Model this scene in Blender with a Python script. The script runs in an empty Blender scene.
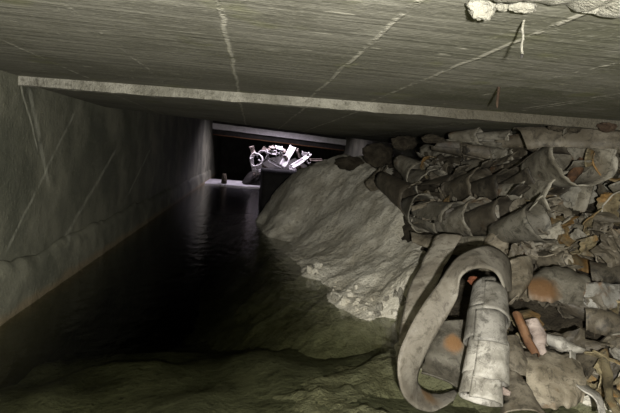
import bpy, bmesh, math, random
import numpy as np
from mathutils import Vector, Matrix, noise
random.seed(7)
SC = bpy.context.scene
C = SC.collection
R = random.uniform

# ------------------------------------------------------------------ camera
F, W, H = 480.0, 620, 413
CZ = 0.90
cy = Vector(((252 - 310) / F, (206.5 - 150) / F, -1)).normalized()      # tunnel axis in camera space
ro = math.radians(3.6)
a, b = math.cos(ro), -math.sin(ro)
cx = Vector((a, b, (a * cy.x + b * cy.y) / -cy.z)).normalized()
cz = cx.cross(cy).normalized()
Rwc = Matrix((cx, cy, cz)).transposed()         # world -> camera
Rcw = Rwc.transposed()
cam_d = bpy.data.cameras.new('camera')
cam_d.sensor_width = 36; cam_d.lens = F / W * 36; cam_d.clip_start = 0.02
cam = bpy.data.objects.new('camera', cam_d); C.objects.link(cam)
CAM = Vector((0, 0, CZ))
cam.matrix_world = Matrix.Translation(CAM) @ Rcw.to_4x4()
SC.camera = cam

def ray(px, py):
    return Rcw @ Vector(((px - W / 2) / F, (H / 2 - py) / F, -1))
def at(px, py, Y):                               # the point seen at a pixel, Y metres down the tunnel
    d = ray(px, py)
    return CAM + d * (Y / d.y)
def on_z(px, py, z):
    d = ray(px, py)
    return CAM + d * ((z - CZ) / d.z)
def proj(p):
    c = Rwc @ (p - CAM)
    return W / 2 + F * c.x / -c.z, H / 2 - F * c.y / -c.z

XL = on_z(0, 318, 0).x                           # left wall
pl = ray(0, 70); ZC = CZ + pl.z * (XL / pl.x)    # ceiling height
XR = 2.75
YB = on_z(300, 96, ZC).y                         # the joint across the ceiling
print('XL', XL, 'ZC', ZC, 'YB', YB, on_z(25, 80, ZC), on_z(560, 120, ZC))

# ------------------------------------------------------------------ node helpers
class NT:
    def __init__(s, name):
        s.m = bpy.data.materials.new(name); s.m.use_nodes = True
        s.t = s.m.node_tree; s.t.nodes.clear()
        s.out = s.t.nodes.new('ShaderNodeOutputMaterial')
    def n(s, typ, ins=None, **kw):
        nd = s.t.nodes.new(typ)
        for k, v in kw.items(): setattr(nd, k, v)
        for k, v in (ins or {}).items():
            if isinstance(v, bpy.types.NodeSocket): s.t.links.new(v, nd.inputs[k])
            else: nd.inputs[k].default_value = v
        return nd
    def math(s, op, x, y=0.0, clamp=False):
        return s.n('ShaderNodeMath', {0: x, 1: y}, operation=op, use_clamp=clamp).outputs[0]
    def vec(s, op, x, y): return s.n('ShaderNodeVectorMath', {0: x, 1: y}, operation=op).outputs[0]
    def noise(s, v, scale, detail=4, rough=.55, dist=0.0):
        return s.n('ShaderNodeTexNoise', {'Vector': v, 'Scale': scale, 'Detail': detail, 'Roughness': rough, 'Distortion': dist}).outputs['Fac']
    def step(s, v, lo, hi):
        return s.n('ShaderNodeMapRange', {0: v, 1: lo, 2: hi, 3: 0.0, 4: 1.0}, interpolation_type='SMOOTHSTEP').outputs[0]
    def mix(s, f, A, B):
        nd = s.n('ShaderNodeMix', data_type='RGBA')
        for sock, v in ((nd.inputs[0], f), (nd.inputs[6], A), (nd.inputs[7], B)):
            if isinstance(v, bpy.types.NodeSocket): s.t.links.new(v, sock)
            else: sock.default_value = (*v, 1) if isinstance(v, tuple) and len(v) == 3 else v
        return nd.outputs[2]
    def bump(s, h, strength=.5, dist=.02):
        return s.n('ShaderNodeBump', {'Height': h, 'Strength': strength, 'Distance': dist}).outputs[0]
    def pos(s): return s.n('ShaderNodeNewGeometry').outputs['Position']
    def xyz(s, v):
        o = s.n('ShaderNodeSeparateXYZ', {0: v}).outputs
        return o[0], o[1], o[2]
    def scale(s, v, x, y, z): return s.vec('MULTIPLY', v, (x, y, z))
    def finish(s, col, rough=.8, normal=None, spec=.3):
        ins = {'Base Color': col if isinstance(col, bpy.types.NodeSocket) else (*col, 1), 'Roughness': rough, 'Specular IOR Level': spec}
        if normal is not None: ins['Normal'] = normal
        p = s.n('ShaderNodeBsdfPrincipled', ins)
        s.t.links.new(p.outputs[0], s.out.inputs[0])
        return s.m
    def line(s, d, w, brk, lo=.42, hi=.6):       # a broken pale line where |d| < w
        l = s.math('SUBTRACT', 1.0, s.step(s.math('ABSOLUTE', d), w * .3, w))
        return s.math('MULTIPLY', l, s.step(brk, lo, hi))

def ceiling_material(seams):
    t = NT('board_marked_concrete'); p = t.pos(); x, y, z = t.xyz(p)
    st = t.noise(t.scale(p, 1.2, 38, 1), 1.0, 5, .6)
    big = t.noise(p, 1.6, 4); med = t.noise(p, 9, 5, .65); fine = t.noise(p, 70, 3, .6)
    c = t.mix(t.step(st, .3, .7), (.122, .117, .094), (.222, .213, .175))
    c = t.mix(t.math('MULTIPLY', t.step(big, .42, .66), .55), c, (.10, .097, .07))
    c = t.mix(t.math('MULTIPLY', t.step(med, .55, .75), .5), c, (.30, .29, .24))
    c = t.mix(t.math('MULTIPLY', t.math('MULTIPLY', t.step(t.noise(p, 2.4, 6, .7), .40, .60), t.step(x, .1, .9)), .75), c, (.075, .076, .044))
    c = t.mix(t.math('MULTIPLY', t.step(t.noise(p, 3.2, 6, .72), .50, .66), .5), c, (.10, .095, .072))
    c = t.mix(t.math('MULTIPLY', t.step(fine, .52, .70), .35), c, (.30, .29, .24))
    c = t.mix(t.math('MULTIPLY', t.step(t.noise(p, 45, 4, .7), .54, .70), .45), c, (.07, .068, .05))
    c = t.mix(t.math('MULTIPLY', t.step(t.noise(t.scale(p, 6, 30, 1), 1.6, 3), .66, .74), .7), c, (.5, .48, .4))
    c = t.mix(t.math('MULTIPLY', t.step(t.noise(p, 4.3, 3), .58, .72), .45), c, (.15, .155, .06))
    wob = t.math('MULTIPLY', t.math('SUBTRACT', t.noise(p, 5, 3), .5), .03)
    brk = t.noise(p, 14, 4, .7)
    tot = None
    for X, w, lo in seams:
        l = t.line(t.math('ADD', t.math('SUBTRACT', x, X), wob), w, brk, lo, lo + .16)
        tot = l if tot is None else t.math('MAXIMUM', tot, l)
    c = t.mix(t.math('MULTIPLY', tot, .62), c, (.46, .44, .37))
    h = t.math('ADD', t.math('MULTIPLY', st, .6), t.math('ADD', t.math('MULTIPLY', fine, .25), t.math('ADD', t.math('MULTIPLY', med, .5), t.math('MULTIPLY', tot, .5))))
    return t.finish(c, .8, t.bump(h, .55, .012), .25)

def wall_material(lines):
    t = NT('stained_wall_concrete'); p = t.pos(); x, y, z = t.xyz(p)
    big = t.noise(p, 1.8, 5); med = t.noise(p, 7, 5, .65); fine = t.noise(p, 60, 4, .65)
    c = t.mix(t.step(big, .35, .68), (.085, .088, .064), (.195, .192, .142))
    c = t.mix(t.math('MULTIPLY', t.step(med, .5, .7), .5), c, (.07, .072, .05))
    c = t.mix(t.math('MULTIPLY', t.step(fine, .58, .72), .35), c, (.30, .29, .22))
    brk = t.noise(p, 11, 4, .7)
    wob = t.math('MULTIPLY', t.math('SUBTRACT', t.noise(p, 6, 3), .5), .07)
    for (ya, za, yb, zb, w, s) in lines:         # pale streaks run down or across the formwork
        L = math.hypot(yb - ya, zb - za); ny, nz = -(zb - za) / L, (yb - ya) / L
        d = t.math('ADD', t.math('MULTIPLY', t.math('SUBTRACT', y, ya), ny), t.math('MULTIPLY', t.math('SUBTRACT', z, za), nz))
        u = t.math('ADD', t.math('MULTIPLY', t.math('SUBTRACT', y, ya), (yb - ya) / L / L), t.math('MULTIPLY', t.math('SUBTRACT', z, za), (zb - za) / L / L))
        m = t.line(t.math('ADD', d, t.math('MULTIPLY', wob, .5)), w, brk, .3, .6)
        m = t.math('MULTIPLY', m, t.math('MULTIPLY', t.step(u, -.03, .05), t.math('SUBTRACT', 1.0, t.step(u, .9, 1.05))))
        c = t.mix(t.math('MULTIPLY', m, s), c, (.42, .42, .34))
    damp = t.math('SUBTRACT', 1.0, t.step(t.math('ADD', z, wob), .02, .07))
    c = t.mix(t.math('MULTIPLY', damp, .5), c, (.20, .14, .07))
    h = t.math('ADD', med, t.math('MULTIPLY', fine, .5))
    return t.finish(c, .75, t.bump(h, .6, .02), .3)

def rough_material(name, c1, c2, c3, s=6.0, bump=.8, rough=.9, obj=False, spec=.2):
    t = NT(name)
    p = t.n('ShaderNodeTexCoord').outputs['Object'] if obj else t.pos()
    b1 = t.noise(p, s, 6, .65); b2 = t.noise(p, s * 5, 5, .7); b3 = t.noise(p, s * 16, 3, .7)
    c = t.mix(t.step(b1, .33, .67), c1, c2)
    c = t.mix(t.math('MULTIPLY', t.step(b2, .52, .72), .75), c, c3)
    h = t.math('ADD', b1, t.math('ADD', t.math('MULTIPLY', b2, .6), t.math('MULTIPLY', b3, .25)))
    return t.finish(c, rough, t.bump(h, bump, .03), spec)

def sheath_material(name, base, light, dark, rust=.25, rustc=(.30, .14, .045), sc=7.0, rough=.55, stains=()):
    t = NT(name)
    tc = t.n('ShaderNodeTexCoord').outputs['Object']; oi = t.n('ShaderNodeObjectInfo').outputs['Random']
    p = t.vec('ADD', tc, t.n('ShaderNodeCombineXYZ', {0: t.math('MULTIPLY', oi, 37.0), 1: t.math('MULTIPLY', oi, 91.0), 2: oi}).outputs[0])
    b1 = t.noise(p, sc, 5, .6, .4); b2 = t.noise(p, sc * 2.2, 9, .78, .8); b3 = t.noise(p, sc * 15, 3, .6); rr = t.noise(p, sc * .75, 4, .6)
    c = t.mix(t.step(b1, .38, .66), base, light)
    c = t.mix(t.math('MULTIPLY', t.step(b2, .48, .62), .75), c, dark)
    b4 = t.noise(p, sc * 6, 6, .8)
    c = t.mix(t.math('MULTIPLY', t.step(b4, .55, .66), .55), c, dark)
    c = t.mix(t.math('MULTIPLY', t.step(b3, .62, .74), .5), c, light)
    c = t.mix(t.math('MULTIPLY', t.step(rr, .66 - rust * .35, .80 - rust * .35), .8), c, rustc)
    for (q, rad, colr) in stains:                # rust blotches where the photo has them
        dd = t.n('ShaderNodeVectorMath', {0: t.pos(), 1: tuple(q)}, operation='DISTANCE').outputs['Value']
        c = t.mix(t.math('MULTIPLY', t.math('SUBTRACT', 1.0, t.step(t.math('ADD', dd, t.math('MULTIPLY', t.math('SUBTRACT', b2, .5), rad)), rad * .4, rad)), .85), c, colr)
    vary = t.math('ADD', .55, t.math('MULTIPLY', oi, .75))
    c = t.n('ShaderNodeVectorMath', {0: c, 'Scale': vary}, operation='SCALE').outputs[0]
    h = t.math('ADD', t.math('MULTIPLY', b1, .6), t.math('ADD', t.math('MULTIPLY', b2, .5), t.math('MULTIPLY', b3, .2)))
    r = t.math('ADD', rough - .12, t.math('MULTIPLY', b2, .35))
    return t.finish(c, r, t.bump(h, .5, .015), .45)

def water_material():
    t = NT('murky_water'); p = t.pos()
    h = t.math('ADD', t.noise(t.scale(p, 1, .8, 1), 9, 3, .5), t.math('MULTIPLY', t.noise(p, 30, 2), .3))
    nb = t.bump(h, .30, .02)
    inc = t.n('ShaderNodeNewGeometry').outputs['Incoming']
    c = t.math('ABSOLUTE', t.n('ShaderNodeVectorMath', {0: nb, 1: inc}, operation='DOT_PRODUCT').outputs['Value'])
    fr = t.math('ADD', .02, t.math('MULTIPLY', .98, t.math('POWER', t.math('SUBTRACT', 1.0, c, True), 5.0)), True)
    gl = t.n('ShaderNodeBsdfGlossy', {'Color': (.9, .9, .9, 1), 'Roughness': .06, 'Normal': nb}).outputs[0]
    tr = t.n('ShaderNodeBsdfTransparent', {'Color': (.52, .535, .455, 1)}).outputs[0]
    mx = t.n('ShaderNodeMixShader', {0: fr, 1: tr, 2: gl}).outputs[0]
    t.t.links.new(mx, t.out.inputs[0])
    va = t.n('ShaderNodeVolumeAbsorption', {'Color': (.57, .58, .49, 1), 'Density': 2.5}).outputs[0]
    t.t.links.new(va, t.out.inputs[1])
    return t.m

# ------------------------------------------------------------------ mesh helpers
def link(name, me, mat, parent=None, loc=None, smooth=True):
    me.materials.append(mat)
    if smooth: me.polygons.foreach_set('use_smooth', [True] * len(me.polygons))
    o = bpy.data.objects.new(name, me); C.objects.link(o)
    if parent is not None: o.parent = parent
    if loc is not None: o.location = loc
    return o
def mesh(name, vs, fs):
    me = bpy.data.meshes.new(name); me.from_pydata([tuple(v) for v in vs], [], fs); me.update(); return me
def tag(o, label=None, cat=None, group=None, kind=None):
    if label: o['label'] = label
    if cat: o['category'] = cat
    if group: o['group'] = group
    if kind: o['kind'] = kind
    return o
def empty(name, loc, **kw):
    o = bpy.data.objects.new(name, None); o.empty_display_size = .05; o.location = loc; C.objects.link(o)
    return tag(o, **kw)
def box(name, x0, x1, y0, y1, z0, z1, mat, sub=0, amp=0.0, **kw):
    bm = bmesh.new(); bmesh.ops.create_cube(bm, size=1)
    for v in bm.verts:
        v.co = Vector(((x0 + x1) / 2 + v.co.x * (x1 - x0), (y0 + y1) / 2 + v.co.y * (y1 - y0), (z0 + z1) / 2 + v.co.z * (z1 - z0)))
    if sub:
        for ax in range(3):
            ext = (x1 - x0, y1 - y0, z1 - z0)[ax]; n = int(min(160, ext / sub))
            if n > 1:
                es = [e for e in bm.edges if abs((e.verts[0].co - e.verts[1].co)[ax]) > .4 * ext]
                bmesh.ops.subdivide_edges(bm, edges=es, cuts=n - 1, use_grid_fill=True)
        for v in bm.verts:
            v.co += noise.noise_vector(v.co * 6) * amp + noise.noise_vector(v.co * 23) * amp * .5
    me = bpy.data.meshes.new(name); bm.to_mesh(me); bm.free()
    return tag(link(name, me, mat, smooth=bool(sub)), **kw)
def grid_faces(nu, nv, off=0, flip=False):
    fs = []
    for i in range(nu):
        for j in range(nv):
            q = (off + i * (nv + 1) + j, off + (i + 1) * (nv + 1) + j, off + (i + 1) * (nv + 1) + j + 1, off + i * (nv + 1) + j + 1)
            fs.append(q[::-1] if flip else q)
    return fs
def sheet(name, fn, nu, nv, th, origin=Vector()):          # a bent sheet of real thickness
    P = [[fn(i / nu, j / nv) - origin for j in range(nv + 1)] for i in range(nu + 1)]
    vt, vb = [], []
    for i in range(nu + 1):
        for j in range(nv + 1):
            du = P[min(i + 1, nu)][j] - P[max(i - 1, 0)][j]; dv = P[i][min(j + 1, nv)] - P[i][max(j - 1, 0)]
            n = du.cross(dv)
            n = n.normalized() if n.length > 1e-9 else Vector((0, 0, 1))
            vt.append(P[i][j] + n * th / 2); vb.append(P[i][j] - n * th / 2)
    N = len(vt); fs = grid_faces(nu, nv) + grid_faces(nu, nv, N, True)
    rim = [i * (nv + 1) for i in range(nu + 1)] + [nu * (nv + 1) + j for j in range(1, nv + 1)] + [i * (nv + 1) + nv for i in range(nu - 1, -1, -1)] + [j for j in range(nv - 1, 0, -1)]
    for k in range(len(rim)):
        a_, b_ = rim[k], rim[(k + 1) % len(rim)]
        fs.append((b_, a_, a_ + N, b_ + N))
    me = mesh(name, vt + vb, fs)
    return me
def crom(pts, u):
    n = len(pts) - 1; s = min(u * n, n - 1e-6); i = int(s); f = s - i
    p0, p1, p2, p3 = pts[max(i - 1, 0)], pts[i], pts[i + 1], pts[min(i + 2, n)]
    return .5 * ((2 * p1) + (p2 - p0) * f + (2 * p0 - 5 * p1 + 4 * p2 - p3) * f * f + (3 * p1 - p0 - 3 * p2 + p3) * f ** 3)
def tube(name, pts, rad, seg=8, origin=Vector(), jag=0.0):
    vs, fs = [], []
    for i, p in enumerate(pts):
        tg = (pts[min(i + 1, len(pts) - 1)] - pts[max(i - 1, 0)]).normalized()
        s = tg.cross(Vector((.31, .9, .2))).normalized(); q = tg.cross(s)
        r = rad[i] if isinstance(rad, (list, tuple)) else rad
        for k in range(seg):
            an = k / seg * math.tau
            vs.append(p - origin + (s * math.cos(an) + q * math.sin(an)) * r * (1 + R(-jag, jag)))
    for i in range(len(pts) - 1):
        for k in range(seg):
            fs.append((i * seg + k, i * seg + (k + 1) % seg, (i + 1) * seg + (k + 1) % seg, (i + 1) * seg + k))
    fs.append(tuple(range(seg))[::-1]); fs.append(tuple((len(pts) - 1) * seg + k for k in range(seg)))
    return mesh(name, vs, fs)
def lump(name, r, squash=(1, 1, 1), amp=.3, seed=0, sub=4):
    bm = bmesh.new(); bmesh.ops.create_icosphere(bm, subdivisions=sub, radius=1)
    for v in bm.verts:
        d = v.co.normalized(); o = Vector((seed * 3.7, seed * 1.3, seed))
        k = 1 + amp * noise.noise(d * 1.5 + o) + amp * .6 * noise.noise(d * 4 + o) + amp * .3 * noise.noise(d * 9 + o)
        v.co = Vector((d.x * squash[0], d.y * squash[1], d.z * squash[2])) * r * k
    me = bpy.data.meshes.new(name); bm.to_mesh(me); bm.free(); return me

# ------------------------------------------------------------------ materials
seams = []
for px, py, w, lo in ((40, 57, .010, .42), (94, 28, .009, .52), (229, 45, .010, .36), (348, 64, .010, .40), (450, 69, .011, .40), (540, 108, .012, .45), (563, 76, .010, .50), (600, 97, .012, .42), (20, 10, .01, .55)):
    seams.append((on_z(px, py, ZC).x, w, lo))
def onw(px, py):
    d = ray(px, py); q = CAM + d * (XL / d.x); return q.y, q.z
wl = []
for (p0, p1, w, s) in (((77, 108), (6, 252), .016, .45), ((116, 150), (60, 246), .024, .45), ((29, 88), (49, 186), .03, .5), ((150, 150), (128, 195), .02, .45), ((20, 82), (38, 150), .012, .7)):
    wl.append((*onw(*p0), *onw(*p1), w, s))
M_ceil = ceiling_material(seams)
M_wall = wall_material(wl)
def joint_material():
    t = NT('stained_joint_mortar'); p = t.pos(); x, y, z = t.xyz(p)
    b1 = t.noise(p, 9, 6, .65); b2 = t.noise(p, 40, 5, .7)
    c = t.mix(t.step(b1, .33, .67), (.21, .20, .16), (.37, .355, .295))
    c = t.mix(t.math('MULTIPLY', t.step(b2, .50, .70), .8), c, (.11, .103, .078))
    c = t.mix(t.math('MULTIPLY', t.step(t.math('ADD', x, t.math('MULTIPLY', t.noise(p, 4, 4), .9)), .7, 1.5), .85), c, (.075, .065, .045))
    return t.finish(c, .9, t.bump(t.math('ADD', b1, b2), .9, .03), .2)
M_joint = joint_material()
M_crust = rough_material('pale_lime_crust', (.17, .162, .128), (.25, .242, .20), (.10, .092, .068), 14, .7)
M_pale = rough_material('pale_lit_concrete', (.68, .66, .65), (.82, .80, .79), (.48, .45, .44), 8, .7)  # daylight on the far beam is put into this pale tone
M_dark = rough_material('shaded_dark_concrete', (.022, .020, .018), (.04, .037, .033), (.012, .011, .01), 4, .6, .7)  # the far tunnel's lack of light is put into this dark tone
M_silt = rough_material('caked_silt', (.48, .445, .35), (.75, .715, .60), (.24, .21, .155), 4.2, 1.0)
M_brown = rough_material('brown_earth', (.06, .038, .024), (.11, .075, .05), (.03, .02, .015), 20, .9)
M_heap = rough_material('shaded_muck', (.03, .024, .016), (.075, .063, .043), (.014, .012, .009), 11, 1.0)  # muck and clods; shade of the gaps is put into the dark tone
M_bed = rough_material('silt_bed', (.26, .255, .20), (.52, .505, .41), (.09, .088, .066), 3.4, .8)
M_slab = rough_material('pale_sunken_concrete', (.20, .19, .14), (.32, .305, .235), (.10, .095, .07), 6, .8)
M_rust = rough_material('rusty_steel', (.10, .045, .02), (.19, .10, .05), (.05, .026, .015), 20, .6, .8)
M_water = water_material()
M_redbit = rough_material('red_brown_earth', (.16, .05, .025), (.24, .09, .045), (.07, .03, .02), 25, .8)
M_block = rough_material('shaded_black_concrete', (.012, .011, .010), (.022, .020, .018), (.008, .007, .006), 4, .6, .7)  # shade on the block and far rubble is painted in as black
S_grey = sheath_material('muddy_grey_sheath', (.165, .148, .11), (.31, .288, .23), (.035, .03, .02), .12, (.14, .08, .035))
S_dim = sheath_material('shaded_muddy_sheath', (.066, .055, .038), (.135, .117, .084), (.015, .013, .009), .2, (.085, .045, .02))  # mud, with the dimness of the back rows also put into the colour
S_pale = sheath_material('pale_grey_sheath', (.20, .188, .158), (.44, .42, .37), (.055, .048, .036), .10, (.13, .08, .035), 9.0, .45)
S_wide = sheath_material('chalky_pale_sheath', (.27, .26, .225), (.42, .41, .37), (.10, .09, .07), .3, (.2, .11, .05), 9.0)
S_loop = sheath_material('worn_grey_sheath', (.205, .182, .142), (.36, .332, .272), (.075, .062, .044), .08, (.13, .08, .035), 6.0, stains=((at(430, 390, 1.66), .07, (.26, .15, .06)),))
S_rust = sheath_material('rusty_sheath', (.09, .042, .018), (.15, .08, .038), (.04, .02, .01), .2, (.14, .06, .02), rough=.7)
S_ochre = sheath_material('ochre_stained_sheath', (.125, .10, .056), (.24, .20, .115), (.035, .03, .018), .5, (.23, .125, .035))
S_pink = sheath_material('pinkish_sheath', (.22, .175, .15), (.32, .265, .23), (.10, .075, .06), .05)
S_white = sheath_material('whitish_sheath', (.60, .57, .58), (.78, .75, .76), (.3, .28, .28), .0)
S_mud = sheath_material('mud_coated_sheath', (.125, .106, .074), (.25, .22, .165), (.028, .023, .015), .18, (.12, .07, .03), 9.0)
S_stain = sheath_material('rust_blotched_sheath', (.115, .103, .077), (.225, .208, .165), (.035, .03, .02), .1, (.14, .08, .035), stains=((at(454, 343, 1.71), .05, (.30, .15, .05)), (at(430, 386, 1.66), .07, (.30, .17, .07)), (at(542, 290, 1.90), .09, (.17, .085, .03)), (at(590, 294, 1.87), .035, (.2, .09, .03))))

# ------------------------------------------------------------------ the heap's ground shape (thin plate through points)
ctl = []
def cp(px, py, Y, dz=0.0):
    q = at(px, py, Y); ctl.append((q.x, q.y, q.z + dz))
for px, py in ((262, 216), (263, 225), (271, 238), (283, 256), (298, 275), (325, 300), (348, 315), (372, 322), (400, 322)):
    q = on_z(px, py, 0); ctl.append((q.x, q.y, -.02)); ctl.append((q.x - .14, q.y - .06, -.16))
for px, py in ((398, 360), (396, 413)):
    q = on_z(px, py, 0); ctl.append((q.x, q.y, 0.0)); ctl.append((q.x - .35, q.y, -.10))
for px, py, Y in ((274, 194, 6.2), (286, 183, 5.9), (300, 175, 5.6), (330, 171, 5.2), (362, 170, 4.8), (384, 174, 4.3),
                  (300, 225, 5.0), (325, 245, 4.2), (350, 205, 4.4), (350, 270, 3.4), (385, 285, 2.85), (380, 230, 3.6), (405, 300, 2.5), (412, 270, 2.65)):
    cp(px, py, Y)
for px, py, Y in ((400, 190, 3.6), (430, 215, 3.15), (470, 225, 2.8), (510, 235, 2.5), (550, 235, 2.35), (410, 165, 3.9), (445, 185, 3.4), (480, 190, 3.1), (530, 195, 2.8),
                  (430, 150, 4.2), (480, 165, 3.6), (520, 165, 3.3), (450, 145, 3.9), (520, 150, 3.4), (570, 158, 2.9), (610, 160, 2.8), (600, 145, 2.8),
                  (440, 250, 2.6), (500, 262, 2.25), (550, 262, 2.15), (610, 255, 2.05), (470, 300, 2.0), (500, 330, 1.88), (560, 330, 1.82), (615, 330, 1.75), (450, 380, 1.75),
                  (430, 405, 1.72), (500, 410, 1.55), (560, 410, 1.5), (620, 410, 1.48)):
    cp(px, py, Y, -.12 if py < 245 else -.16)
for x, y, z in ((1.2, .9, -.05), (2.6, 1.2, .25), (2.7, 2.2, .85), (2.7, 3.5, 1.0), (2.7, 5.0, .85), (1.6, 7.0, .60), (1.15, 6.2, .60), (1.9, 5.6, .70), (.5, 8.0, -.25), (.15, 8.0, -.3), (-.05, 8.0, -.3), (-.05, 7.4, -.3), (2.7, 7.5, .75), (.12, 7.2, -.2), (-.02, 6.7, -.2), (.5, .9, -.2)):
    ctl.append((x, y, z))
P = np.array(ctl); n = len(P)
def kern(r2): return np.where(r2 > 1e-12, .5 * r2 * np.log(np.maximum(r2, 1e-12)), 0)
D2 = ((P[:, None, :2] - P[None, :, :2]) ** 2).sum(-1)
A = np.zeros((n + 3, n + 3)); A[:n, :n] = kern(D2) + np.eye(n) * .001
A[:n, n] = 1; A[:n, n + 1:] = P[:, :2]; A[n, :n] = 1; A[n + 1:, :n] = P[:, :2].T
sol = np.linalg.solve(A, np.concatenate([P[:, 2], np.zeros(3)]))
def tps(X, Y):
    X = np.asarray(X, float); Y = np.asarray(Y, float)
    r2 = (X[..., None] - P[:, 0]) ** 2 + (Y[..., None] - P[:, 1]) ** 2
    return (kern(r2) * sol[:n]).sum(-1) + sol[n] + sol[n + 1] * X + sol[n + 2] * Y
def ground(x, y):
    z = float(tps(x, y))
    p = Vector((x, y, z * 1.3))
    z += .04 * noise.noise(p * 2.6) + .02 * noise.noise(p * 6.5) + .018 * noise.noise(p * 13) + .012 * noise.noise(p * 27)
    z += .022 * max(0, noise.noise(p * 9 + Vector((5, 2, 0))) - .1)
    return min(z, ZC - .06)
def surf(px, py):
    d = ray(px, py); Y = 1.1
    while Y < 7:
        q = CAM + d * (Y / d.y)
        if q.z < float(tps(q.x, q.y)) : return q
        Y += .02
    return None

# boundary between bare silt and the muck below the sheaths, on the ground
bpts = []
for px, py, Y in ((392, 165, 4.3), (394, 190, 3.7), (412, 222, 3.2), (440, 242, 2.75), (425, 290, 2.4), (400, 322, 2.1)):
    q = at(px, py, Y); bpts.append((q.y, q.x))
bpts.sort()
def bx(y): return float(np.interp(y, [q[0] for q in bpts], [q[1] for q in bpts])) + .05 * noise.noise(Vector((0, y * 5, 0)))
xs = np.arange(-.75, XR - .005, .02); ys = np.concatenate([np.arange(1.0, 3.2, .018), np.arange(3.2, 8.0, .032)])
GX, GY = np.meshgrid(xs, ys, indexing='ij')
Z = np.array([[ground(x, y) for y in ys] for x in xs])
def terrain(name, keep, mat):
    idx, vs, fs = {}, [], []
    def vid(i, j):
        if (i, j) not in idx: idx[(i, j)] = len(vs); vs.append((xs[i], ys[j], Z[i, j]))
        return idx[(i, j)]
    for i in range(len(xs) - 1):
        for j in range(len(ys) - 1):
            if keep(xs[i], ys[j], Z[i, j]): fs.append((vid(i, j), vid(i + 1, j), vid(i + 1, j + 1), vid(i, j + 1)))
    return link(name, mesh(name, vs, fs), mat)
is_silt = lambda x, y, z: (y > bpts[0][0] and x < bx(y)) or z < .015
o = terrain('silt_mound', lambda x, y, z: z > -.6 and is_silt(x, y, z), M_silt)
tag(o, 'bare grey-brown mound of caked silt sloping into the water', 'mound')
o = terrain('muck_heap', lambda x, y, z: z > -.6 and not is_silt(x, y, z), M_heap)
tag(o, 'dark muck underneath the tangled sheathing strips', 'muck', kind='stuff')

# ------------------------------------------------------------------ the setting
ceil_kw = dict(kind='structure')

ja, jb = on_z(25, 77, ZC), on_z(560, 117, ZC)           # the joint runs a little askew across the ceiling
ea, eb = on_z(200, 119, ZC - .028), on_z(335, 136, ZC - .028)   # and so does the slab's far end under the shaft
def YJ(x): return ja.y + (jb.y - ja.y) * (x - ja.x) / (jb.x - ja.x)
def YE(x): return ea.y + (eb.y - ea.y) * (x - ea.x) / (eb.x - ea.x)
def slab(name, ya, yb, zb, zt, mat, x0=XL - .2, x1=XR + .2, N=1, amp=0.0):
    vs, fs = [], []
    for k in range(N + 1):
        x = x0 + (x1 - x0) * k / N
        for y, z in ((ya(x), zb), (yb(x), zb), (yb(x), zt), (ya(x), zt)):
            p = Vector((x * 7, y * 7, z * 30)); a_ = amp * noise.noise(p) + amp * .6 * noise.noise(p * 4)
            vs.append((x, y + a_, z + a_))
    for k in range(N):
        for e in range(4): fs.append((k * 4 + e, k * 4 + (e + 1) % 4, k * 4 + 4 + (e + 1) % 4, k * 4 + 4 + e))
    fs += [(0, 3, 2, 1), (N * 4, N * 4 + 1, N * 4 + 2, N * 4 + 3)]
    return tag(link(name, mesh(name, vs, fs), mat, smooth=False), kind='structure')
slab('ceiling', lambda x: -2.4, YJ, ZC, ZC + .3, M_ceil)
slab('ceiling', YJ, YE, ZC - .028, ZC + .3, M_ceil)
slab('trim_1', lambda x: YJ(x) - .03, lambda x: YJ(x) + .03, ZC - .045, ZC + .02, M_joint, XL, XR, 160, .006)
box('wall_left', XL - .25, XL, -2.4, 19, -1.9, 3.0, M_wall, kind='structure')
# the haunch at the foot of the left wall, with an eroded top edge
def haunch(u, v):
    y = -2.3 + u * 16.4; zt = .235 + .04 * noise.noise(Vector((y * 2.3, 0, 1))) + .025 * noise.noise(Vector((y * 11, 0, 2)))
    prof = ((0, zt + .015), (.022, zt), (.034, zt - .03), (.04, .12), (.045, 0), (.05, -.4))
    s = v * 5; i = min(int(s), 4); f = s - i
    dx = prof[i][0] * (1 - f) + prof[i + 1][0] * f; z = prof[i][1] * (1 - f) + prof[i + 1][1] * f
    return Vector((XL + dx + .008 * noise.noise(Vector((y * 9, z * 9, 3))), y, z))
tag(link('baseboard_left', sheet('baseboard_left', haunch, 300, 12, .01), M_wall), kind='structure')
box('wall_right', XR, XR + .25, -2.4, 19, -1.9, 3.0, M_wall, kind='structure')
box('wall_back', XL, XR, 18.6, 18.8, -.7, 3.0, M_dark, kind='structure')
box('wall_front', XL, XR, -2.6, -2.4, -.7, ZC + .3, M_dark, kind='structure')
# silt bed under the water
vs = []; nx, ny = 110, 220
for i in range(nx + 1):
    for j in range(ny + 1):
        x = XL + (XR - XL) * i / nx; y = -2.3 + 20.8 * (j / ny) ** 1.8; p = Vector((x, y, 0))
        z = -.045 + .035 * noise.noise(p * 2.1) + .03 * noise.noise(p * 5) + .012 * noise.noise(p * 15)
        z -= .13 * max(0, min(1.3, (.60 - x) / 1.2)) + .10 * max(0, min(1.5, y - 1.7)) + 1.3 * max(0, min(1, (y - 1.9) / 3.4)) ** 2 + .04 * noise.noise(p * 2.7 + Vector((7, 3, 1)))
        vs.append((x, y, min(z, -.015)))
tag(link('floor', mesh('floor', vs, grid_faces(nx, ny)), M_bed), kind='structure')
box('water', XL + .001, XR - .001, -2.38, 18.5, -1.75, 0, M_water, kind='structure')
YF0 = 13.4
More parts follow.
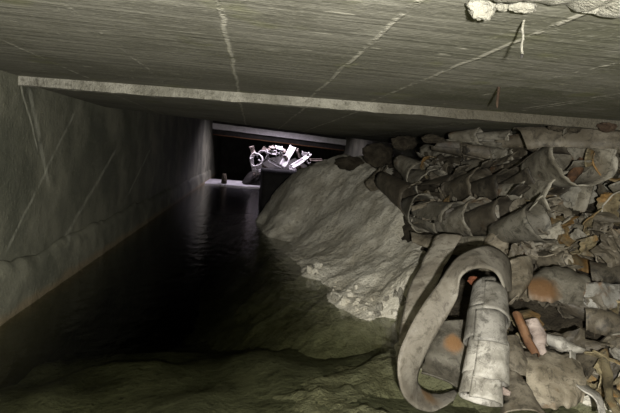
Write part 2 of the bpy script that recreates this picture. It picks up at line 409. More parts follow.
# far end: shaft open to daylight, cross beam, dark ledge
slab('wall_shaft', lambda x: YE(x) - .25, YE, ZC + .28, 3.0, M_ceil, XL, XR)
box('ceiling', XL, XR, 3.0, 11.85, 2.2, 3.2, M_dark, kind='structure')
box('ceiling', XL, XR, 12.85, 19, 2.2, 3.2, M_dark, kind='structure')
YF = 14.2

def slant_beam(name, pa, pb, top, bot, y0, y1, mat, **kw):   # a bar across the tunnel through two points, top/bot above and below them
    t = (pb.z - pa.z) / (pb.x - pa.x)
    def fn(x, dz): return pa.z + t * (x - pa.x) + dz
    vs, fs, N = [], [], 60
    for k in range(N + 1):
        x = XL + (XR - XL) * k / N
        for yy, dz in ((y0, bot), (y0, top), (y1, top), (y1, bot)):
            j = .012 * noise.noise(Vector((x * 4, dz * 9, yy)))
            vs.append((x, yy + j, fn(x, dz) + j))
    for k in range(N):
        for e in range(4):
            fs.append((k * 4 + e, k * 4 + (e + 1) % 4, k * 4 + 4 + (e + 1) % 4, k * 4 + 4 + e))
    fs += [(0, 3, 2, 1), (N * 4, N * 4 + 1, N * 4 + 2, N * 4 + 3)]
    return tag(link(name, mesh(name, vs, fs), mat, smooth=False), **kw)
qa, qb = at(205, 124.5, YF), at(320, 139, YF)
slant_beam('trim_2', qa, qb, .07, -.09, YF - .06, YF + .4, M_pale, kind='structure')
slant_beam('trim_3', qa, qb, 2.2, .07, YF, YF + .4, M_dark, kind='structure')
slant_beam('trim_4', qa, qb, -.10, -.24, YF + .02, YF + .4, M_dark, kind='structure')
tb = (qb.z - qa.z) / (qb.x - qa.x)
pts = [Vector((x, YF - .01, qa.z + tb * (x - qa.x) - .25 + .006 * noise.noise(Vector((x * 3, 0, 0))))) for x in np.linspace(XL + .02, XR - .02, 40)]
tag(link('reinforcing_bar', tube('reinforcing_bar', pts, .016, 8, pts[20]), M_rust, loc=pts[20]), 'thin rusty bar along the underside of the far cross beam', 'bar')

# block behind the mound, its shade put into a near-black colour
e0 = on_z(262, 214, 0); ey = 7.7
ex = at(262, 190, ey).x; ez = at(275, 173, ey).z
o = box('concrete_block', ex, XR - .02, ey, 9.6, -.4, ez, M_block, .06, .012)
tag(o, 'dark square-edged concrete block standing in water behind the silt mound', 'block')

# ------------------------------------------------------------------ far debris lit from the shaft
FB = []
yd = 12.6
bl, br = at(246, 180, yd), at(325, 180, yd)
bm_x, bm_w = (bl.x + br.x) / 2, (br.x - bl.x) / 2
hz = at(285, 158, yd + .3).z
vs = []
for i in range(41):
    for j in range(25):
        u, v = i / 40 * 2 - 1, j / 24 * 2 - 1
        x = bm_x + u * bm_w * 1.15; y = yd + .55 + v * .95
        h = (hz + .1) * max(0, 1 - abs(u) ** 2.6) * max(0, 1 - abs(v) ** 2) ** .7 - .1
        h += .10 * noise.noise(Vector((x * 3, y * 3, 0))) + .05 * noise.noise(Vector((x * 9, y * 9, 0)))
        vs.append((x, y, h))
tag(link('rubble_pile', mesh('rubble_pile', vs, grid_faces(40, 24)), M_block), 'dark rubble pile at the far end under the whitish scraps', 'rubble')  # its black carries the shade between the scraps

def curl(name, w, r, a0, a1, th=.006, jag=.08, twist=0.0, seed=0, flat=1.0, nu=22, nv=5):
    def fn(u, v):
        an = a0 + (a1 - a0) * u
        rr = r * (1 + .28 * noise.noise(Vector((an * 1.2, v * 1.6, seed * 7.1))) + .08 * noise.noise(Vector((an * 4, v * 4, seed * 2.1)))) + .05 * r * u
        x = (v - .5) * w * (1 + jag * noise.noise(Vector((u * 6, v * 2, seed * 3.3)))) + twist * u + jag * w * .6 * noise.noise(Vector((u * 14, v, seed)))
        return Vector((x, rr * math.cos(an), flat * rr * math.sin(an)))
    me = sheet(name, fn, nu, nv, th)
    c = sum((v.co for v in me.vertices), Vector()) / len(me.vertices)
    for v in me.vertices: v.co -= c
    return me

def long_piece(p, q, w, th, bend, seed, n_):
    ax = (q - p); up = Vector((0, -1, .6)).normalized(); si = ax.cross(up).normalized()
    o_ = (p + q) / 2
    return sheet(n_, lambda u, v: p.lerp(q, u) + si * (v - .5) * w * (1 + .2 * noise.noise(Vector((u * 3, v, seed)))) + ax.cross(si).normalized() * bend * math.sin(u * 3.1) - ax.cross(si).normalized() * .25 * w * (2 * v - 1) ** 2, 12, 5, th, o_), o_
far = [ # (x0,y0)-(x1,y1) in the photo, width in pixels, label
    (282, 167, 293, 147, 6.5, 'wide whitish strip leaning upright in the middle of the far scrap pile'),
    (268, 160, 281, 167, 5, 'whitish strip slanting down left of the upright one in the far pile'),
    (292, 167, 303, 160, 5, 'whitish strip slanting up to the right low in the far pile'),
    (303, 160, 310, 154, 4, 'narrow bright strip pointing up right at the right tip of the far pile'),
    (276, 148, 283, 149, 5, 'small white block-like scrap on the top of the far pile'),
    (270, 148, 274, 147, 4, 'tiny dull scrap beside the white scrap topping the far pile'),
    (267, 152, 275, 154, 4.5, 'pinkish flat scrap high on the left of the far pile'),
    (289, 168, 300, 171, 5, 'ragged pale scrap at the foot of the far pile, right side'),
    (297, 150, 300, 158, 4, 'dim pinkish strip behind the slanting ones at the far pile'),
    (262, 166, 272, 172, 4, 'dull strip lying low left in the far pile'),
    (251, 158, 254, 170, 3.5, 'narrow strip standing at the left end of the far pile'),
    (294, 172, 302, 170, 3.5, 'short pale strip at the lower right of the far pile'),
    (310, 160, 322, 160, 3, 'dim flat strip reaching right out of the far pile'),
    (257, 172, 266, 168, 3.5, 'bent scrap between the ring and the water at the far pile')]
for k, (x0, y0, x1, y1, wpx, lab) in enumerate(far):
    Yk = yd - .35 + R(-.05, .05)
    p, q = at(x0, y0, Yk - .02 + .002 * (y0 - 160)), at(x1, y1, Yk + .25)
    me, oo = long_piece(p, q, wpx * Yk / F, .02, .02, k, 'sheath_strip')
    tag(link('sheath_strip', me, S_white if k not in (5, 8, 9, 12) else S_pink, loc=oo), lab, 'strip', 'whitish strips on the far pile')
for px, py, rp, lab in ((257, 160, 6, 'larger pale ring of curled strip on the left of the far pile'), (263, 156, 5, 'smaller pale ring of curled strip at the top left of the far pile')):
    me = curl('curled_strip', .10, rp * yd / F, 0, 5.6, .02, .1, 0, px, nu=28)
    o = link('curled_strip', me, S_white, loc=at(px, py, yd - .3)); o.rotation_euler = (R(-.3, .3), .3, math.radians(75))
    tag(o, lab, 'curl', 'pale rings on the far pile')
protos = [curl('sheath_scrap', R(.10, .16), R(.07, .12), 0, R(1.5, 4), .015, .2, 0, 40 + k, nu=12, nv=3) for k in range(4)]
for k in range(22):
    px, py = R(250, 318), R(150, 178)
    o = bpy.data.objects.new('sheath_scrap', protos[k % 4])
    if not protos[k % 4].materials: protos[k % 4].materials.append(S_white if k % 2 else S_pink)
    C.objects.link(o); o.location = at(px, py, yd - .28 + R(0, .2)); o.rotation_euler = (R(0, 6), R(0, 6), R(0, 6)); o.scale = [R(.6, 1.0)] * 3
    tag(o, 'small whitish scrap tucked among the strips of the far pile', 'scrap', 'small scraps of the far pile')
# pale scum: sheet added where shaft light lies on the water; stub beside it
pa, pb = on_z(207, 186, 0), on_z(264, 186, 0)
vs = []
for i in range(41):
    for j in range(31):
        x = XL + .02 + (pb.x + .5 - XL) * i / 40; v = j / 30
        y = 11.9 + 2.0 * v + .10 * noise.noise(Vector((x * 2, v * 5, 0)))
        e = min(v, 1 - v) * 8
        vs.append((x, y, -.05 + .068 * min(1, e) + .006 * noise.noise(Vector((x * 8, y * 8, 0)))))
M_gleam = rough_material('grey_gleam', (.26, .255, .26), (.42, .41, .42), (.16, .155, .16), 4, .4, .5)
tag(link('gleam_sheet', mesh('gleam_sheet', vs, grid_faces(40, 30)), M_gleam), 'flat pale sheet added as scum on the water at the far end', 'gleam', kind='stuff')
st = at(224, 176, 12.2)
tag(link('broken_post', tube('broken_post', [Vector((st.x, 12.2, -.1)), Vector((st.x + .01, 12.2, .12)), Vector((st.x, 12.21, st.z + .06))], [.08, .07, .05], 10, st, .1), M_heap, loc=st), 'small stub standing in the scum at the far end', 'stub')

# ------------------------------------------------------------------ sheath tubes: rows of overlapping curled segments
def segment(p0, p1, r0, r1, seed, wrap=None, start=None, skew=.18, th=.007, origin=Vector(), jag=.10):
    ax = (p1 - p0); L = ax.length; ax = ax / L
    up = (Vector((0, 0, 1)) - ax * ax.z).normalized(); si = ax.cross(up)
    wrap = wrap or R(5.2, 7.4); start = R(0, 6.28) if start is None else start
    def fn(u, v):
        an = start + wrap * u
        r = (r0 + (r1 - r0) * v) * (1 + .15 * noise.noise(Vector((math.cos(an) * .9, math.sin(an) * .9, seed * 5.3 + v * .8))) + .06 * noise.noise(Vector((an * 2.2, v * 4, seed))) + .03 * noise.noise(Vector((an * 6, v * 9, seed)))) * (1 + .07 * (u - .5))
        e = (v * (1 + .06 * noise.noise(Vector((an * 1.1, 3, seed)))) + skew * (u - .5)) * L
        e += jag * L * .5 * (v - .5) * noise.noise(Vector((an * 3, 9, seed))) + .03 * L * noise.noise(Vector((an * 8, v * 2, seed)))
        lip = .06 * r * max(0, (v - .85) / .15)
        return p0 + ax * e + (up * math.cos(an) + si * math.sin(an)) * (r + lip)
    return sheet('sheath_segment', fn, 46, 9, th, origin)

def row(label, pts, mat, group=None, name='coiled_sheath', Yoff=0.0, over=.10, open_end=True):
    """pts: (px, py, Y, radius px) down the axis of the tube"""
    ps = [(at(x, y, Y), r * Y / F) for x, y, Y, r in pts]
    base = ps[0][0].copy(); root = empty(name, base, label=label, cat='sheathing', group=group)
    for k in range(len(ps) - 1):
        (p0, r0), (p1, r1) = ps[k], ps[k + 1]
        p0 = p0 + Vector((0, .45 * r0, R(-.42, -.22) * r0)); p1 = p1 + Vector((0, -.9 * r0, R(-.05, .2) * r0))
        d = p1 - p0
        m = mat if R(0, 1) < .8 else (S_dim if mat is S_grey else S_grey)
        me = segment(p0 + d * R(-.04, .08), p1 + d * over, r0 * R(.55, .72), r0 * R(1.0, 1.15), R(0, 50), origin=base)
        last = k == len(ps) - 2
        nm = 'open_end' if last else 'sheath_segment'
        seg_o = link(nm, me, m, root)
        if R(0, 1) < .55 or last:                # a torn flap of the same tape hanging off the rim
            an = R(-1.2, 1.6); ax = d.normalized(); up = Vector((0, 0, 1)); si = ax.cross(up).normalized()
            c0 = p1 + d * .05 - base; rr = r0 * 1.12; sd = R(0, 60)
            fl = sheet('torn_flap', lambda u, v: c0 + (up * math.cos(an + .7 * u) + si * math.sin(an + .7 * u)) * rr * (1.0 + .35 * v) + ax * rr * (.10 + .5 * v) * (1 + .5 * noise.noise(Vector((u * 5, v, sd)))), 10, 5, .006)
            link('torn_flap', fl, m, seg_o)
    return root
G = 'rows of segmented sheath tubes on the heap'
row('front row of segmented grey sheath tube bordering the silt mound', [(384, 177, 3.85, 14), (409, 201, 3.45, 15), (420, 211, 3.25, 17), (446, 219, 3.0, 18), (470, 221, 2.83, 19), (497, 218, 2.7, 20)], S_grey, G)
row('short open-ended sheath tube with round mouth right of the front row', [(499, 231, 2.5, 18), (527, 220, 2.38, 18)], S_grey, G)
row('second row of segmented sheath tube just behind the front row', [(400, 156, 4.0, 12), (413, 174, 3.8, 14), (426, 185, 3.55, 16), (450, 190, 3.35, 17), (474, 190, 3.15, 18), (500, 190, 2.98, 17), (524, 197, 2.8, 19)], S_grey, G)
row('wide gaping sheath tube at the right end of the second row', [(526, 184, 2.85, 24), (552, 199, 2.6, 27)], S_grey, G)
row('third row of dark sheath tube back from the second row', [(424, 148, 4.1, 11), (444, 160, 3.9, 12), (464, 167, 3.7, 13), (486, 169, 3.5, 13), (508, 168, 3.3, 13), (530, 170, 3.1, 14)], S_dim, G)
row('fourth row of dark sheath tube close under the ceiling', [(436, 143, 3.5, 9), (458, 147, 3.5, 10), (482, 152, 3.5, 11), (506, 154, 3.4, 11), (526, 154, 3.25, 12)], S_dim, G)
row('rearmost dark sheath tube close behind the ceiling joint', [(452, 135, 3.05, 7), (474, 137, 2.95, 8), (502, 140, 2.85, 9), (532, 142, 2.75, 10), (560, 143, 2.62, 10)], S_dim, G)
row('big grey tube rising to the right with dark hole at its upper end', [(514, 182, 2.95, 22), (538, 168, 2.75, 24), (562, 160, 2.45, 15)], S_grey, G)
row('dusty tube end with pale jagged rim facing outward at the right', [(608, 153, 2.9, 16), (603, 162, 2.42, 14)], S_ochre, G)
row('broken sheath tube lying against the ceiling at far right', [(570, 143, 2.62, 9), (596, 143, 2.52, 10), (628, 144, 2.45, 11)], S_dim, G)
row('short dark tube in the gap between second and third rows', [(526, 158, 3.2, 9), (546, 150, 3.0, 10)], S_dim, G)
row('curled open tube with ochre inside cut by the right edge', [(632, 196, 2.6, 24), (614, 214, 2.35, 26)], S_ochre, G)
row('grey tube stub under the front row behind the arching strip', [(520, 242, 2.45, 12), (552, 236, 2.38, 13)], S_grey, G)
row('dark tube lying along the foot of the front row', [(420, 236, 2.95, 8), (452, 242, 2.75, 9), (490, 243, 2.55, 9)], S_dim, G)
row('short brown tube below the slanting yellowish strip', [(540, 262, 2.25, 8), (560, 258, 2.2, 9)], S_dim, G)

# upright coil in the foreground
def upright():
    pts = [(488, 293, 1.72, 18), (487, 317, 1.62, 20), (487, 343, 1.56, 21), (484, 376, 1.5, 20), (482, 398, 1.46, 20)]
    ps = [(at(x, y, Y), r * Y / F) for x, y, Y, r in pts]
    base = ps[-1][0].copy()
    root = empty('coiled_sheath', base, label='upright pale coil of overlapping rings in the foreground', cat='sheathing')
    for k in range(len(ps) - 1):
        (p0, r0), (p1, r1) = ps[k], ps[k + 1]; d = p1 - p0
        side = Vector((.006 * (-1) ** k, 0, 0))
        ax = d.normalized(); up = Vector((0, -1, 0)); up = (up - ax * up.dot(ax)).normalized(); si = ax.cross(up)
        def fn(u, v, sd=k):
            an = .5 + 6.9 * u
            r = r0 * (.93 + .15 * v) * (1 + .05 * noise.noise(Vector((math.cos(an), math.sin(an), sd * 3.1 + v)))) * (1 + .05 * u)
            return p0 + side - d * .12 + ax * d.length * (1.22 * v + .22 * (u - .5) + .03 * noise.noise(Vector((an * 2, sd, v)))) + (up * math.cos(an) + si * math.sin(an)) * r
        nm = 'open_end' if k == len(ps) - 2 else 'sheath_ring'
        link(nm, sheet(nm, fn, 60, 10, .006, base), S_pale, root)
upright()

# ------------------------------------------------------------------ big bent strips and broken panels, given by their two edges
def strip(name, label, cat, A, B, mat, th=.007, bulge=0.0, nu=40, nv=8, jag=.012, group=None):
    if min(q[0] for q in A + B) > 495: A, B = ([(x, y, Y * .955) for x, y, Y in E] for E in (A, B))
    a_ = [at(*q) for q in A]; b_ = [at(*q) for q in B]
    sd = R(0, 90); small = min(q[0] for q in A + B) > 495
    if small: th, jag, bulge = .005, jag * 1.4, (max(.022, bulge * 2.2) if bulge >= .005 else bulge)
    bk = .014 if small else .007
    def fn(u, v):
        p, q = crom(a_, u), crom(b_, u)
        m = p.lerp(q, v)
        nrm = (crom(a_, min(u + .02, 1)) - crom(a_, max(u - .02, 0))).cross(q - p)
        nrm = nrm.normalized() if nrm.length > 1e-9 else Vector((0, 0, 1))
        if nrm.dot(CAM - m) < 0: nrm = -nrm
        m = m + nrm * (bulge * (1 - (2 * v - 1) ** 2) + bk * noise.noise(m * 9 + Vector((sd, 0, 0))) + bk * .5 * noise.noise(m * 24 + Vector((sd, 3, 0))))
        return m + (q - p) * jag * 4 * noise.noise(Vector((u * 9, round(v), sd))) * abs(2 * v - 1)
    oo = sum(a_, Vector()) / len(a_)
    return tag(link(name, sheet(name, fn, nu, nv, th, oo), mat, loc=oo), label, cat, group)
strip('sheath_strip', 'long grey strip arching over and looping down to the water in the foreground', 'strip',
      [(452, 404, 1.66), (430, 412, 1.58), (408, 400, 1.53), (398, 376, 1.52), (400, 350, 1.55), (415, 318, 1.6), (438, 284, 1.68), (461, 256, 1.76), (488, 245, 1.84), (508, 260, 1.88), (511, 290, 1.86)],
      [(460, 388, 1.78), (438, 394, 1.74), (424, 390, 1.66), (417, 378, 1.60), (424, 358, 1.58), (441, 327, 1.59), (457, 298, 1.61), (461, 278, 1.62), (477, 268, 1.64), (496, 272, 1.66), (506, 292, 1.68)], S_loop, .007, .006, 80, 8, .008)
strip('sheath_strip', 'broad grey panel bending down behind the upright coil in the foreground', 'strip',
      [(440, 322, 1.80), (432, 342, 1.74), (424, 360, 1.68), (421, 373, 1.62)], [(478, 322, 1.80), (476, 350, 1.72), (472, 376, 1.66), (467, 395, 1.60)], S_stain, .007, .02)
strip('sheath_strip', 'grey strip running down beside the silt mound left of the arching strip', 'strip',
      [(436, 236, 2.6), (420, 266, 2.35), (406, 300, 2.1), (398, 345, 1.86)], [(462, 236, 2.5), (444, 268, 2.25), (430, 300, 2.05), (414, 348, 1.82)], S_loop, .007, .01)
strip('sheath_strip', 'hooked strip with shiny dark rim curling under the round-mouthed tube', 'strip',
      [(519, 237, 2.50), (521, 247, 2.44), (531, 255, 2.36), (550, 254, 2.30), (572, 246, 2.32)], [(524, 231, 2.72), (530, 238, 2.72), (540, 241, 2.70), (556, 238, 2.66), (572, 233, 2.6)], S_mud, .010, -.02)
strip('sheath_strip', 'long yellowish strip slanting down to the right edge below the clods', 'strip',
      [(562, 230, 2.5), (584, 240, 2.4), (604, 248, 2.32), (626, 254, 2.26)], [(560, 240, 2.36), (580, 252, 2.26), (604, 260, 2.2), (626, 266, 2.12)], S_ochre, .010, .01)
strip('sheath_strip', 'fibrous yellowish panel below the slanting yellowish strip', 'strip',
      [(560, 250, 2.36), (574, 254, 2.33), (590, 260, 2.3)], [(568, 266, 2.22), (580, 270, 2.2), (594, 272, 2.2)], S_ochre, .010, .01)
strip('sheath_strip', 'wide pale strip with a straight lower edge near the right edge', 'strip',
      [(583, 282, 2.0), (594, 282, 1.97), (606, 283, 1.97), (624, 285, 2.0)], [(584, 305, 1.94), (594, 307, 1.9), (606, 308, 1.9), (624, 309, 1.93)], S_wide, .008, .004)
strip('sheath_strip', 'dark rippled strip just above the wide pale strip', 'strip',
      [(590, 262, 2.2), (602, 264, 2.16), (624, 266, 2.18)], [(592, 282, 2.06), (604, 283, 2.04), (624, 284, 2.06)], S_dim, .008, .02)
strip('sheath_strip', 'brown-grey panel with orange spot in the middle of the scraps', 'strip',
      [(531, 278, 2.12), (548, 268, 2.14), (565, 268, 2.12), (586, 276, 2.08)], [(529, 299, 1.98), (548, 303, 1.94), (566, 304, 1.94), (586, 305, 1.95)], S_stain, .008, .02)
strip('sheath_strip', 'smooth grey panel right of the top of the upright coil', 'strip',
      [(506, 262, 2.1), (508, 285, 1.98), (508, 305, 1.88)], [(532, 262, 2.18), (531, 280, 2.05), (516, 302, 1.9)], S_mud, .008, .02)
strip('sheath_strip', 'narrow rust-brown strip leaning beside a pinkish flake', 'strip',
      [(512, 313, 1.84), (519, 330, 1.78), (531, 355, 1.7)], [(521, 314, 1.82), (530, 332, 1.76), (539, 357, 1.7)], S_rust, .008, .01)
strip('sheath_strip', 'pinkish pale flake beside the narrow rust-brown strip', 'flake',
      [(526, 320, 1.86), (532, 338, 1.80), (540, 357, 1.73)], [(538, 321, 1.87), (545, 335, 1.82), (543, 354, 1.75)], S_pink, .008, .008)
strip('sheath_strip', 'pale flake pointing right among the scraps right of the pinkish one', 'flake',
      [(546, 334, 1.86), (562, 337, 1.80), (583, 350, 1.76)], [(548, 344, 1.82), (562, 351, 1.76), (582, 353, 1.75)], S_pale, .008, .006)
strip('sheath_strip', 'large flat grey panel at the bottom middle of the scraps', 'strip',
      [(524, 352, 1.80), (545, 350, 1.78), (566, 352, 1.78), (574, 356, 1.78)], [(528, 402, 1.55), (548, 408, 1.53), (566, 408, 1.53), (582, 402, 1.57)], S_mud, .008, .015)
strip('sheath_strip', 'thin pale edged strip curving down to the bottom right corner', 'strip',
      [(571, 350, 1.74), (572, 372, 1.66), (578, 388, 1.58), (596, 402, 1.52), (600, 416, 1.47)], [(575, 350, 1.78), (577, 370, 1.70), (583, 384, 1.64), (600, 396, 1.56), (606, 416, 1.48)], S_pale, .008, .0)
strip('sheath_strip', 'ochre strip hanging upright near the bottom right corner', 'strip',
      [(599, 352, 1.74), (603, 378, 1.64), (606, 400, 1.54), (614, 416, 1.48)], [(607, 352, 1.74), (610, 378, 1.66), (612, 400, 1.56), (620, 416, 1.5)], S_ochre, .008, .01)
strip('sheath_strip', 'grey strip leaning right of the upright coil near the bottom', 'strip',
      [(501, 338, 1.80), (504, 352, 1.74), (508, 376, 1.65)], [(520, 340, 1.82), (524, 360, 1.74), (526, 384, 1.66)], S_mud, .008, .015)
strip('sheath_strip', 'broad grey panel filling the bottom between coil and flat panel', 'strip',
      [(500, 372, 1.66), (505, 390, 1.58), (500, 416, 1.48)], [(524, 384, 1.64), (530, 396, 1.58), (552, 418, 1.47)], S_mud, .008, .015)
strip('sheath_strip', 'small pink scrap low beside the foot of the upright coil', 'scrap',
      [(499, 384, 1.55), (504, 387, 1.53), (511, 392, 1.51)], [(499, 392, 1.53), (504, 395, 1.51), (510, 396, 1.505)], S_pink, .006, .004, 12, 4)
strip('sheath_strip', 'rust-brown strip propped under the hole of the rising tube', 'strip',
      [(584, 152, 2.62), (574, 165, 2.55), (564, 180, 2.5)], [(592, 158, 2.6), (584, 170, 2.53), (572, 184, 2.48)], S_rust, .012, .01)
strip('sheath_strip', 'broad dusty panel lying flat on the pile under the ceiling at right', 'strip',
      [(512, 132, 2.75), (545, 131, 2.62), (585, 132, 2.5), (626, 134, 2.4)], [(528, 150, 2.5), (552, 147, 2.42), (585, 148, 2.32), (626, 150, 2.25)], S_mud, .012, .03)
strip('sheath_strip', 'flat grey strip lying along the foot of the front row', 'strip',
      [(410, 232, 3.0), (440, 240, 2.82), (480, 244, 2.62), (512, 246, 2.5)], [(412, 242, 2.85), (440, 252, 2.65), (476, 256, 2.48), (506, 256, 2.42)], S_mud, .010, .02)
strip('sheath_strip', 'brownish strip across the scraps beside the right edge below the wide pale strip', 'strip',
      [(584, 310, 1.94), (604, 312, 1.9), (624, 318, 1.9)], [(586, 328, 1.86), (604, 334, 1.8), (624, 340, 1.8)], S_dim, .008, .02)

# clods and lumps on the heap
def clod(name, label, cat, px, py, Y, rp, mat, sq, seed, group=None, amp=.3):
    q = at(px, py, Y)
    o = link(name, lump(name, rp * Y / F, sq, amp, seed), mat, loc=q)
    return tag(o, label, cat, group)
M_clod = rough_material('dusty_clod', (.24, .225, .18), (.38, .36, .30), (.10, .09, .07), 9, .9, .85, True)
clod('mud_clod', 'small reddish brown bit under the arch of the long grey strip', 'clod', 474, 281, 1.85, 6, M_redbit, (1.2, .6, .8), 41)
clod('mud_clod', 'large dusty grey clod caked on the tubes at the right', 'clod', 584, 196, 2.62, 24, M_clod, (1.1, .7, .9), 3, amp=.5)
clod('mud_clod', 'pale crumbly clod below the large dusty clod', 'clod', 576, 226, 2.42, 12, M_clod, (1.6, .8, .7), 8, amp=.6)
clod('mud_clod', 'dark lump lying on the pile against the ceiling near the right', 'clod', 557, 126, 2.25, 8, M_heap, (1.2, .8, .7), 5)
clod('mud_clod', 'brown lump beside the dark lump against the ceiling', 'clod', 574, 129, 2.25, 6, M_heap, (1.2, .8, .7), 6)
clod('mud_clod', 'reddish dark lump against the ceiling close to the right edge', 'clod', 607, 127, 2.12, 8, M_brown, (1.2, .8, .6), 9)
clod('stone', 'small white stone on the right edge of the large clod', 'stone', 606, 187, 2.45, 4, M_crust, (1, .8, 1.1), 12)
clod('mud_clod', 'dark lump at the back of the silt mound left of the tubes', 'clod', 350, 164, 5.0, 11, M_heap, (1.3, .8, .7), 21)
clod('mud_clod', 'low dark lump on the crest behind the silt mound', 'clod', 322, 168, 5.7, 11, M_heap, (1.4, .8, .5), 23)
clod('mud_clod', 'tall dark lump under the ceiling behind the second tube row', 'clod', 378, 155, 4.4, 13, M_heap, (1.2, .7, .9), 26)
clod('mud_clod', 'black lump between tubes and ceiling above the front row', 'clod', 404, 143, 4.0, 9, M_heap, (1.5, .7, .8), 28)
clod('mud_clod', 'earthy clod filling the gap under the ceiling above the third row', 'clod', 432, 139, 3.2, 6, M_heap, (1.9, .8, .7), 31)
row('small dark sheath ring at the corner of the silt mound', [(371, 182, 4.1, 10), (381, 177, 4.15, 10)], S_dim, G)

# loose scraps between the big pieces
protos = []
mats = [S_mud, S_dim, S_mud, S_ochre, S_dim, S_mud, S_grey, S_ochre]
for k in range(8):
    me = curl('sheath_scrap', R(.05, .10), R(.035, .075), 0, R(2.2, 5.0), .004, .34, R(-.06, .06), 10 + k)
    me.materials.append(mats[k]); protos.append(me)
spots = []
for _ in range(9000):
    px, py = R(405, 690), R(135, 420)
    if px < 400 + max(0, (py - 330)) * .0 + (20 if py < 250 else 0): continue
    if py < 235 and R(0, 1) > .35: continue
    if py > 235 and px < 500: continue
    mind = 7 + (py - 130) * .025
    if any((px - a_) ** 2 + (py - b_) ** 2 < mind ** 2 for a_, b_ in spots): continue
    spots.append((px, py))
    if len(spots) >= 340: break
for k, (px, py) in enumerate(spots):
    q = surf(px, py)
    if any(x0 < px < x1 and y0 < py < y1 for x0, y0, x1, y1 in ((576, 278, 632, 314), (509, 310, 547, 360), (546, 330, 588, 354), (532, 276, 556, 306), (560, 184, 604, 232))): continue
    if q is None or q.z < 0 or q.x > XR - .1 or q.y > 4: continue
    nn = Vector((-(float(tps(q.x + .03, q.y)) - float(tps(q.x - .03, q.y))) / .06, -(float(tps(q.x, q.y + .03)) - float(tps(q.x, q.y - .03))) / .06, 1)).normalized()
    o = bpy.data.objects.new('sheath_scrap', random.choice(protos)); C.objects.link(o)
    o.location = q + nn * R(.04, .15)
    rot = nn.to_track_quat('Y', 'Z').to_matrix() @ Matrix.Rotation(R(0, 6.28), 3, 'Y') @ Matrix.Rotation(R(-.9, .9), 3, 'X') @ Matrix.Rotation(R(-.6, .6), 3, 'Z')
    o.rotation_euler = rot.to_euler(); o.scale = [R(.8, 1.5)] * 3
    tag(o, 'small loose curled scrap of muddy sheathing wedged among larger strips of the heap', 'scrap', 'loose scraps of the sheathing heap')

# crumbs at the mound's foot and stones on the bed
sp = [lump('stone', .02, (1.2, 1, .7), .5, 60 + k, 2) for k in range(4)]
for k, m in enumerate(sp): m.materials.append(M_silt if k % 4 else M_clod)
for k in range(60):
    t_ = R(0, 1); px, py = 300 + 98 * t_ + R(-14, 14), 285 + 33 * min(1, t_ * 1.3) + R(-20, 3)
    q = surf(px, py)
    if q is None or q.z < 0: continue
    z = ground(q.x, q.y)
    o = bpy.data.objects.new('stone', sp[k % 4]); C.objects.link(o); o.location = (q.x, q.y, z + .004)
    o.rotation_euler = (R(0, 6), R(0, 6), R(0, 6)); o.scale = [R(.3, 1.9) * R(.5, 1)] * 3
    tag(o, 'small pale crumb of stone at the foot of the silt mound', 'stone', 'crumbs at the foot of the silt mound')

# ------------------------------------------------------------------ things on the ceiling
def ledge(u, v):
    x = -.1 + u * 1.6; q = 1.24
    drop = .028 + .012 * noise.noise(Vector((x * 5, 0, 4))) + .02 * noise.noise(Vector((x * 17, 0, 5))) + .012 * noise.noise(Vector((x * 40, 0, 5)))
    an = v * math.pi
    return Vector((x, q - .05 * math.cos(an), ZC + .02 - (drop) * math.sin(an) ** .7))
ye2 = on_z(540, 1, ZC).y
def ledge2(u, v):
    p = ledge(u, v); fade = min(1, max(0, (p.x - .25) / .15))
    return Vector((p.x, p.y - 1.24 + ye2 - .03 + .02 * noise.noise(Vector((p.x * 9, v, 0))), ZC + .02 - (ZC + .02 - p.z) * (.35 + .65 * fade)))
tag(link('trim_5', sheet('trim_5', ledge2, 160, 12, .006), M_crust), kind='structure')
for px, py, rp, sq, lab in ((483, 3, 13, (1.1, .7, .9), 'largest pale lump of lime crust hanging at the top edge'), (524, 3, 9, (1.6, .7, .7), 'flat pale lump of lime crust right of the largest one'), (590, 5, 7, (1.8, .7, .6), 'low pale lump of lime crust near the top right corner'), (503, 3, 6, (1.2, .7, .7), 'little lump of crust between the two larger ones')):
    q = on_z(px, max(py, 2), ZC)
    o = link('lime_lump', lump('lime_lump', rp * q.y / F, sq, .35, px), M_crust, loc=(q.x, q.y, ZC - .006)); tag(o, lab, 'lump', 'lime lumps on the ceiling edge')
q = on_z(523, 20, ZC)
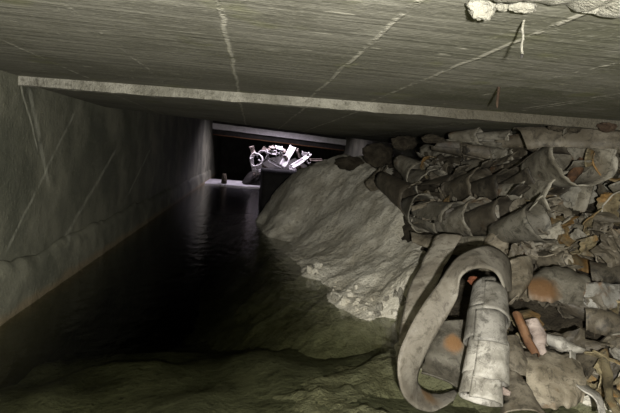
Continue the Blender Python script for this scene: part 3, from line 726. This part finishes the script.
e = at(522, 54, q.y)
pts = [Vector((q.x, q.y, ZC + .01)).lerp(e, k / 8) + Vector((.0015 * math.sin(k * 1.7), 0, 0)) for k in range(9)]
root = empty('hanging_rod', pts[0], label='thin pale rod with dark tip hanging from the ceiling at upper right', cat='rod')
link('rod', tube('rod', pts, [.0022] * 9, 8, pts[0]), M_crust, root)
link('tip', tube('tip', [e, e + Vector((0, 0, -.004)), e + Vector((0, 0, -.008))], [.0022, .003, .0015], 8, pts[0]), M_dark, root)
q = on_z(498, 96, ZC - .03)
tag(link('rusty_stub', tube('rusty_stub', [Vector((q.x, q.y, ZC + .01)), Vector((q.x, q.y, ZC - .055)), Vector((q.x + .002, q.y, ZC - .07))], [.005, .004, .002], 8, q, .15), M_brown, loc=q), 'short rusty stub sticking down from the ceiling joint', 'stub')

# ------------------------------------------------------------------ light: the camera's flash, and daylight down the far shaft
def lamp(name, typ, loc, energy, color, **kw):
    l = bpy.data.lights.new(name, typ); l.energy = energy; l.color = color
    for k, v in kw.items(): setattr(l, k, v)
    o_ = bpy.data.objects.new(name, l); C.objects.link(o_); o_.location = loc; return o_
fl = lamp('flash', 'POINT', CAM + Rcw @ Vector((.05, -.06, .25)), 330, (1, .97, .91), shadow_soft_size=.02)
sh = lamp('shaft_daylight', 'AREA', (.7, 12.35, 2.15), 105, (.93, .83, 1.0), shape='RECTANGLE', size=1.2, size_y=.8, spread=math.radians(140))
w = bpy.data.worlds.new('world'); SC.world = w; w.use_nodes = True
w.node_tree.nodes['Background'].inputs[0].default_value = (.9, .95, 1, 1); w.node_tree.nodes['Background'].inputs[1].default_value = 0.0
SC.view_settings.view_transform = 'Standard'; SC.view_settings.look = 'None'
SC.view_settings.gamma = 1; SC.view_settings.use_curve_mapping = False; SC.view_settings.exposure = 0
SC.cycles.use_denoising = True
SC.cycles.sample_clamp_indirect = 1.0; SC.cycles.caustics_reflective = False; SC.cycles.caustics_refractive = False
SC.cycles.max_bounces = 8; SC.cycles.transparent_max_bounces = 12
